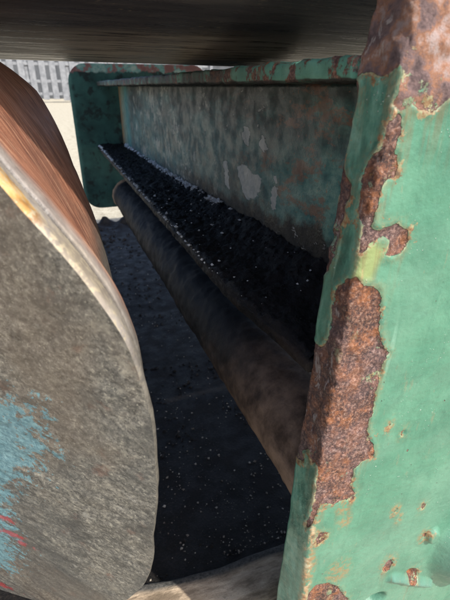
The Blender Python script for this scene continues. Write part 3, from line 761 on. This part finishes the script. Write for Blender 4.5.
PC = (0.14857168914143, -0.11347609817929208, 0.1877585794014699)
def near_plate():
    YF, TH = 0.22, 0.037
    sf = np.concatenate([np.arange(0.0, 0.24, 0.0014), np.linspace(0.24, 0.60, 60)])[::-1]
    ss_ = -np.arange(0.0014, TH + 1e-6, 0.00135)
    sb = np.linspace(0.004, 0.60, 30)
    zs = np.concatenate([np.linspace(0.012, 0.19, 40), np.arange(0.192, 0.86, 0.00145)])
    nz = len(zs)
    xc = np.polyval(PC, zs)
    xb = np.interp(zs, BZ, BX)
    k = np.ones(9) / 9
    xb = np.convolve(np.pad(xb, 4, mode='edge'), k, 'valid')
    nf, ns, nb = len(sf), len(ss_), len(sb)
    nu = nf + ns + nb
    P = np.zeros((nz, nu, 3)); S = np.zeros((nz, nu)); P[..., 2] = zs[:, None]
    P[:, :nf, 0] = xc[:, None] + sf[None]; P[:, :nf, 1] = YF; S[:, :nf] = sf
    t = (-ss_ / TH)[None]
    P[:, nf:nf + ns, 0] = xc[:, None] * (1 - t) + xb[:, None] * t; P[:, nf:nf + ns, 1] = YF - ss_[None]; S[:, nf:nf + ns] = ss_
    P[:, nf + ns:, 0] = xb[:, None] + sb[None]; P[:, nf + ns:, 1] = YF + TH; S[:, nf + ns:] = -0.08
    P[:, :, 0] = np.minimum(P[:, :, 0], 0.78)
    i0 = nf - 6
    for it in range(10):                                      # round the two arrises
        Pn = P.copy()
        Pn[:, i0:-4, :2] = 0.25 * P[:, i0 - 1:-5, :2] + 0.5 * P[:, i0:-4, :2] + 0.25 * P[:, i0 + 1:-3, :2]
        P = Pn
    du = np.gradient(P, axis=1); 
    N = np.stack([-du[..., 1], du[..., 0], np.zeros_like(du[..., 0])], -1)
    N /= np.linalg.norm(N, axis=-1)[..., None] + 1e-9
    if N[nz // 2, 10, 1] > 0: N = -N
    Z = P[..., 2]
    rust = np.full(S.shape, -0.05)
    for kx in ('top', 'left_top', 'strip', 'big', 'side', 'small', 'bottom'):
        rust = np.maximum(rust, sdf(S, Z, NEAR[kx]))
    ell = lambda s0, z0, rs, rz: 1 - np.sqrt(((S - s0) / rs) ** 2 + ((Z - z0) / rz) ** 2)
    for (s0, z0, r) in ((0.1083, 0.2701, 0.0065), (0.150, 0.229, 0.008), (0.0841, 0.4733, 0.0018), (0.1376, 0.3554, 0.0022), (0.0664, 0.488, 0.0014), (0.153, 0.300, 0.003), (0.100, 0.366, 0.0012), (0.107, 0.351, 0.0012)):
        rust = np.maximum(rust, ell(s0, z0, r, r * 1.5) * r)
    rust = np.where(S < -0.06, -0.01, rust)
    stain = np.clip(sdf(S, Z, NEAR['streak']) / 0.003 + 0.5, 0, 1)
    for (s0, z0, r) in ((0.0664, 0.488, 0.007), (0.0841, 0.4733, 0.005), (0.100, 0.366, 0.009), (0.107, 0.351, 0.008), (0.1376, 0.3554, 0.006), (0.0367, 0.3807, 0.011), (0.034, 0.402, 0.012), (0.153, 0.301, 0.012), (0.108, 0.275, 0.016), (0.04, 0.30, 0.02)):
        stain = np.maximum(stain, np.clip(ell(s0, z0, r, r * 1.3) * 2, 0, 1))
    yellow = np.clip(sdf(S, Z, NEAR['yellow']) / 0.006 + 0.4, 0, 1)
    teal = sstep(0.0, -0.010, S)
    P3 = np.stack([S, Z, Z * 0], -1)
    rmask = sstep(-0.001, 0.001, rust + 0.004 * (fbm(P3, 150, 3, 51) - 0.5))
    H = -0.0009 * rmask + rmask * 0.0050 * (fbm(P3, 110, 4, 52) - 0.5) + 0.0022 * (fbm(P3, 16, 3, 53) - 0.5) + 0.0012 * sstep(0.0, -0.006, S) * (fbm(P3, 70, 3, 59) - 0.5)
    rim = np.exp(-((rust + 0.0022) / 0.0018) ** 2)
    H = H + 0.0005 * rim
    # welded lug, its bead and the small nub at the lower right
    lug = sstep(0.0, 0.40, ell(0.248, 0.245, 0.080, 0.082) + 0.10 * (fbm(P3, 25, 3, 77) - 0.5))
    H = H + 0.024 * lug
    H = H + 0.006 * sstep(0, 0.5, ell(0.1648, 0.2953, 0.011, 0.014))
    a = np.array([0.118, 0.243]); bb = np.array([0.180, 0.196])
    tt = np.clip(((S - a[0]) * (bb - a)[0] + (Z - a[1]) * (bb - a)[1]) / ((bb - a) ** 2).sum(), 0, 1)
    dd = np.hypot(S - a[0] - tt * (bb - a)[0], Z - a[1] - tt * (bb - a)[1])
    H = H + 0.006 * sstep(0.010, 0.0, dd + 0.004 * (fbm(P3, 90, 3, 58) - 0.5)) - 0.004 * sstep(0.008, 0.0, np.hypot(S - 0.145, Z - 0.238))
    hole = sstep(0.0, 0.7, ell(0.097, 0.207, 0.021, 0.017))
    H = H - 0.022 * hole
    H = np.where((S > 0.5) | (S < -0.06), 0, H)
    run = np.zeros_like(rmask)
    for k_ in range(1, 34):
        sh = np.zeros_like(rmask); sh[:-k_] = rmask[k_:]
        run = np.maximum(run, sh * (1 - k_ / 34))
    P = P + N * H[..., None]
    V = P.reshape(-1, 3)
    Q = grid_quads(nu, nz, True)
    o = from_np('end_plate', V, Q, M_NEAR, frame, True,
                {'rust': rust, 'stain': stain, 'yellow': yellow, 'teal': teal, 'arris': np.exp(-((S - 0.001 + 0.006 * (fbm(P3, 40, 2, 44) - 0.5)) / 0.0045) ** 2), 'pale': sstep(0.728, 0.752, Z), 'run': run, 'lug': np.maximum(lug, sstep(0.012, 0.0, dd))})
    o['label'] = 'thick near end plate, green paint peeling off its rusty corner'
    bm = bmesh.new(); bm.from_mesh(o.data)
    be = [e for e in bm.edges if e.is_boundary]
    bmesh.ops.holes_fill(bm, edges=be, sides=0)
    bmesh.ops.recalc_face_normals(bm, faces=bm.faces)
    bm.to_mesh(o.data); bm.free()
    o.data.polygons.foreach_set('use_smooth', [True] * len(o.data.polygons))
    # flaked paint scales still clinging to the rust border
    return o
near_plate()

# ------------------------------------------------------------------ roller under the beam
def revolve(prof, axis_o, ax, u, v, nphi, rfun=None, disp=None):
    """prof list of (offset, radius)"""
    ph = np.linspace(0, 2 * np.pi, nphi, endpoint=False)
    P = np.zeros((len(prof), nphi, 3))
    for i, (s, r) in enumerate(prof):
        rr = r if np.ndim(r) else np.full(nphi, r)
        P[i] = axis_o + ax * s + rr[:, None] * (np.cos(ph)[:, None] * u + np.sin(ph)[:, None] * v)
    if disp is not None:
        c = axis_o + np.outer([p[0] for p in prof], ax)
        D = disp(P)
        N = P - c[:, None]; N /= np.linalg.norm(N, axis=-1)[..., None] + 1e-9
        P = P + N * D[..., None]
    return ph, P

roller = thing('roller', (0.241, 1.04, 0.37), 'long dirt caked steel roller lying under the green beam', 'roller')
rp = [(-0.036, 0.02), (-0.036, 0.045)] + [(-0.036 + 0.012 * (1 - math.cos(R(a))), 0.048 + 0.012 * math.sin(R(a))) for a in (0, 30, 60, 90)]
rp += [(s, 0.060) for s in np.arange(-0.022, 1.43, 0.006)]
rp += [(1.43 + 0.045 * math.sin(R(a)), 0.020 + 0.040 * math.cos(R(a))) for a in (0, 10, 20, 30, 40, 50, 60, 70, 80, 90)]
_, P = revolve(rp, np.array([0.241, 0.30, 0.37]), np.array([0, 1.0, 0]), np.array([1.0, 0, 0]), np.array([0, 0, 1.0]), 110,
               disp=lambda P: (fbm(P, 26, 4, 61) - 0.5) * 0.012 * sstep(0.3, 0.9, P[..., 1]) + (fbm(P, 110, 3, 62) - 0.5) * 0.004)
from_np('roller_shell', P.reshape(-1, 3), grid_quads(110, len(rp), True)[:, ::-1], M_ROLL, roller)
bm = bmesh.new()
bmesh.ops.create_cone(bm, cap_ends=True, segments=24, radius1=0.017, radius2=0.017, depth=1.62, matrix=Matrix.Translation((0.241, 1.055, 0.37)) @ Matrix.Rotation(R(90), 4, 'X'))
bm_obj('axle', bm, mat_plain('axle_steel', (0.04, 0.035, 0.03), (0.12, 0.10, 0.09)), roller, True)

# ------------------------------------------------------------------ big cone-sided drum on the left
K = 0.87
DC = np.array([0, 0, CAM_H]) + (np.array([-.3599, .5644, .5045]) - np.array([0, 0, CAM_H])) * K
DA = np.array([.6167, .7638, .1906]); DA /= np.linalg.norm(DA)
DU = np.array([.7781, -.6282, 0.0]); DV = np.array([-.1197, -.1482, .9817])
def drum():
    t = thing('drum', tuple(DC), 'large grey cone sided steel drum with worn brown flank at the left', 'drum')
    nphi = 720
    ph = np.linspace(-np.pi, np.pi, nphi, endpoint=False)
    base = 0.56 - 0.05 * np.cos(ph) - 0.05 * np.sin(ph)
    kn = np.radians([-75, -60, -48, -40, -34.5, -18.4, -8.6, .3, 7.7, 12.4, 17.1, 21.4, 24.5])
    kv = np.array([.613, .592, .568, .5475, .5375, .5061, .5043, .5115, .5211, .5231, .5175, .5093, .5039])
    bk = 0.56 - 0.05 * np.cos(kn) - 0.05 * np.sin(kn)
    dl = np.interp(ph, np.concatenate([[-1.9], kn, [0.8]]), np.concatenate([[0], kv - bk, [0.0]]))
    ker = np.exp(-np.linspace(-3, 3, 25) ** 2); ker /= ker.sum()
    dl = np.convolve(np.pad(dl, 12, mode='wrap'), ker, 'valid')
    r0 = base + dl
    kn2 = np.radians([-60, -20, 0, 20, 40, 60, 100])
    pf = [[-0.0016, -0.0031, -0.008, -0.0103, -0.003, -0.0009, -0.0004], [-0.0018, -0.0029, -0.005, -0.0044, -0.0013, -0.0005, -0.0002],
          [-0.0025, -0.0045, -0.0081, -0.0053, 0.0011, 0.0002, 0.0], [-0.0037, -0.0088, -0.0245, -0.0145, 0.012, 0.0003, 0.0001]]
    vis = np.exp(-(np.maximum(np.abs(ph - 0.3) - 0.9, 0) / 0.5) ** 2)        # outside the fitted arc follow the face circle
    def back(i, b0):
        q = b0 + np.interp(ph, kn2, pf[i]) * vis
        return q * vis + (1 - vis) * (base - (0.50 - b0))
    zs = np.array([0.0, .03, .05, .12, .2, .27, .33])
    rings = np.stack([r0, r0 - .0245, r0 - .036, back(0, .42), back(1, .36), back(2, .31), back(3, .27)])
    # cone flank with a groove
    ss = np.concatenate([[0.0, 0.002, 0.005, 0.009, 0.013, 0.017, 0.021, 0.025, 0.028, 0.030, 0.032, 0.034, 0.037, 0.041], np.arange(0.046, 0.331, 0.006)])
    prof = []
    for s in ss:
        r = np.array([np.interp(s, zs, rings[:, j]) for j in range(nphi)])
        r = r - 0.006 * math.exp(-((s - 0.031) / 0.0022) ** 2)
        if s < 0.006: r = r - 0.004 * (1 - s / 0.006) ** 2
        prof.append((s * K, r * K))
    P = np.zeros((len(prof), nphi, 3)); A = np.zeros((len(prof), nphi)); G = np.zeros_like(A)
    rad = np.cos(ph)[:, None] * DU + np.sin(ph)[:, None] * DV
    for i, (s, r) in enumerate(prof):
        P[i] = DC + DA * s + r[:, None] * rad; A[i] = ss[i]; G[i] = ph
    nz = (fbm(P, 30, 4, 71) - 0.5) * 0.0025
    P += rad[None] * nz[..., None]
    rim0 = P[0].copy()
    # rounded back edge and closed back
    P2 = []
    for (s, f) in ((0.345, 0.93), (0.352, 0.80), (0.352, 0.3)):
        P2.append(DC + DA * s * K + (rings[-1] * K * f)[:, None] * rad)
    Pall = np.concatenate([P, np.stack(P2)]); n1 = len(Pall)
    Aa = np.concatenate([A, np.full((3, nphi), 0.35)]); Ga = np.concatenate([G, np.tile(ph, (3, 1))])
    from_np('drum_flank', Pall.reshape(-1, 3), grid_quads(nphi, n1, True), M_CONE, t, True, {'ax': Aa, 'ang': Ga})
    # face disc, slightly recessed and dished, gritty
    fr = np.concatenate([[1.0, 0.997, 0.992, 0.985], np.linspace(0.975, 0.05, 70)])
    F = np.zeros((len(fr), nphi, 3)); X = np.zeros((len(fr), nphi)); Y = np.zeros_like(X)
    for i, f in enumerate(fr):
        r = (rings[0] - 0.004) * K * f
        F[i] = rim0 * (f if f > 0.99 else 0) + (0 if f > 0.99 else 1) * (DC + r[:, None] * rad)
        if f > 0.99: F[i] = DC + (rim0 - DC) * f
        X[i] = rings[0] * f * np.cos(ph); Y[i] = rings[0] * f * np.sin(ph)
    lump = (fbm(F, 18, 3, 81) - 0.5) * 0.003 + (fbm(F, 130, 4, 82) - 0.5) * 0.0034
    w = np.clip((1 - fr) / 0.02, 0, 1)[:, None]
    F = F - DA[None, None] * (lump * w)[..., None]
    BLUE = [(0.3084, 0.0215), (0.3731, 0.0231), (0.3941, 0.0259), (0.4046, 0.0232), (0.4036, 0.0005), (0.4001, -0.0166), (0.4061, -0.0255), (0.402, -0.049), (0.3872, -0.066), (0.3683, -0.1048), (0.3413, -0.1563), (0.3053, -0.22), (0.2693, -0.3523), (0.19, -0.50), (-0.25, -0.42), (-0.1, 0.0)]
    blue = sdf(X, Y, BLUE) - 0.026 * sstep(-0.06, -0.16, Y) - 0.006
    red = np.full(X.shape, -0.05)
    for (x0, y0, rx, ry) in ((0.262, -0.246, 0.018, 0.008), (0.245, -0.292, 0.026, 0.008), (0.258, -0.318, 0.012, 0.005), (0.10, -0.575, 0.03, 0.010), (0.2, -0.29, 0.03, 0.010)):
        red = np.maximum(red, (1 - np.sqrt(((X - x0) / rx) ** 2 + ((Y - y0) / ry) ** 2)) * ry)
    fo = from_np('drum_face', F.reshape(-1, 3), grid_quads(nphi, len(fr), True)[:, ::-1], M_FACE, t, True, {'blue': blue, 'red': red})
    # hub
    bm = bmesh.new()
    m = Matrix.Translation(Vector(DC) - Vector(DA) * 0.01) @ Vector(DA).to_track_quat('Z', 'Y').to_matrix().to_4x4()
    bmesh.ops.create_cone(bm, cap_ends=True, segments=40, radius1=0.06, radius2=0.07, depth=0.05, matrix=m)
    bm_obj('hub', bm, M_FACE, t, False)
drum()

# ------------------------------------------------------------------ big cylinder overhead
def overhead():
    t = thing('roller_drum', (0.9, 0.70, 1.53), 'huge dark streaked steel cylinder hanging across the top above the beam', 'steel cylinder')
    r = 0.75; cy, cz = 0.70, 1.53
    xs = np.concatenate([[-0.10, -0.098, -0.092], np.arange(-0.08, 1.89, 0.02), [1.892, 1.898, 1.90]])
    na = 420
    an = np.linspace(0, 2 * np.pi, na, endpoint=False)
    X, A = np.meshgrid(xs, an, indexing='ij')
    inset = np.interp(xs, [-0.10, -0.098, -0.092, -0.08, 1.88, 1.892, 1.898, 1.90], [0.012, 0.006, 0.002, 0, 0, 0.002, 0.006, 0.012])[:, None]
    P0 = np.stack([X, np.cos(A), np.sin(A)], -1)
    rr = r - inset + 0.0016 * (fbm(P0 * np.array([1, 2, 2]), 7, 3, 91) - 0.5)
    P = np.stack([X, cy + rr * np.cos(A), cz + rr * np.sin(A) - 0.013 * (X - 0.2)], -1)
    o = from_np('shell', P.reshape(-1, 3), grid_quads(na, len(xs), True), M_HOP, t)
    for i, sgn in ((0, -1), (len(xs) - 1, 1)):
        bm = bmesh.new()
        ring = [bm.verts.new(P[i, j]) for j in range(0, na, 4)]
        c = P[i].mean(0)
        ring2 = [bm.verts.new(c + (P[i, j] - c) * 0.9) for j in range(0, na, 4)]
        ring3 = [bm.verts.new(c + (P[i, j] - c) * 0.88 - np.array([sgn * 0.02, 0, 0])) for j in range(0, na, 4)]
        m_ = len(ring)
        for q in range(m_):
            w_ = (q + 1) % m_
            bm.faces.new((ring[q], ring[w_], ring2[w_], ring2[q])); bm.faces.new((ring2[q], ring2[w_], ring3[w_], ring3[q]))
        bm.faces.new(ring3)
        bmesh.ops.create_cone(bm, cap_ends=True, segments=32, radius1=0.09, radius2=0.09, depth=0.10, matrix=Matrix.Translation((float(c[0]), float(c[1]), float(c[2]))) @ Matrix.Rotation(R(90), 4, 'Y'))
        bm_obj('end_disc', bm, M_HOP, t, False)
overhead()

# ------------------------------------------------------------------ far background: fence and shed
M_PALE = mat_plain('weathered_grey_timber', (0.15, 0.16, 0.175), (0.25, 0.26, 0.275), 6, 0.8)
fence = thing('fence', (0.5, 27.0, 0.0), 'pale grey timber fence far behind on the gravel', 'fence')
x0, x1, FY = -7.0, 9.0, 27.0
pale_me = None
i = 0
x = x0
rng = np.random.default_rng(3)
while x < x1:
    if pale_me is None:
        bm = bmesh.new(); add_box(bm, (-0.15, 26.96, 0.12), (0.15, 27.0, 2.05), 0.01, 1)
        o = bm_obj('pale', bm, M_PALE, fence); pale_me = o.data
    else:
        o = bpy.data.objects.new('pale', pale_me); col.objects.link(o); o.parent = fence
    o.location = (x, 0, float(rng.uniform(-0.05, 0.05)))
    x += 0.50
for z in (0.35, 0.95, 1.75):
    bm = bmesh.new(); add_box(bm, (x0 - 0.3, 27.0, z), (x1, 27.06, z + 0.14), 0.01, 1)
    bm_obj('rail', bm, M_PALE, fence)
for x in np.arange(x0, x1 + 0.1, 2.0):
    bm = bmesh.new(); add_box(bm, (x + 0.16, 27.06, 0), (x + 0.34, 27.24, 2.25), 0.01, 1)
    bm_obj('post', bm, M_PALE, fence)

shed = thing('shed', (2.0, 36.0, 0.0), 'long grey ribbed metal shed behind the fence', 'shed')
bm = bmesh.new()
xs = np.arange(-16, 20, 0.25)
prev = None
top, bot = [], []
for k, x in enumerate(xs):
    y = 36.0 + (0.05 if (k // 2) % 2 else 0.0)
    a, b_ = bm.verts.new((x, y, 0)), bm.verts.new((x, y, 5.0))
    if prev: bm.faces.new((prev[0], a, b_, prev[1]))
    prev = (a, b_)
add_box(bm, (-16, 36.3, 0), (20, 46, 5.0))
bm_obj('wall', bm, mat_plain('grey_sheet_metal', (0.045, 0.05, 0.057), (0.08, 0.087, 0.096), 2, 0.6), shed)
bm = bmesh.new(); add_box(bm, (-16.4, 35.7, 5.01), (20.4, 46.4, 5.25), 0.03)
bm_obj('roof', bm, mat_plain('grey_roof_sheet', (0.20, 0.20, 0.20), (0.28, 0.28, 0.28), 2, 0.6), shed)
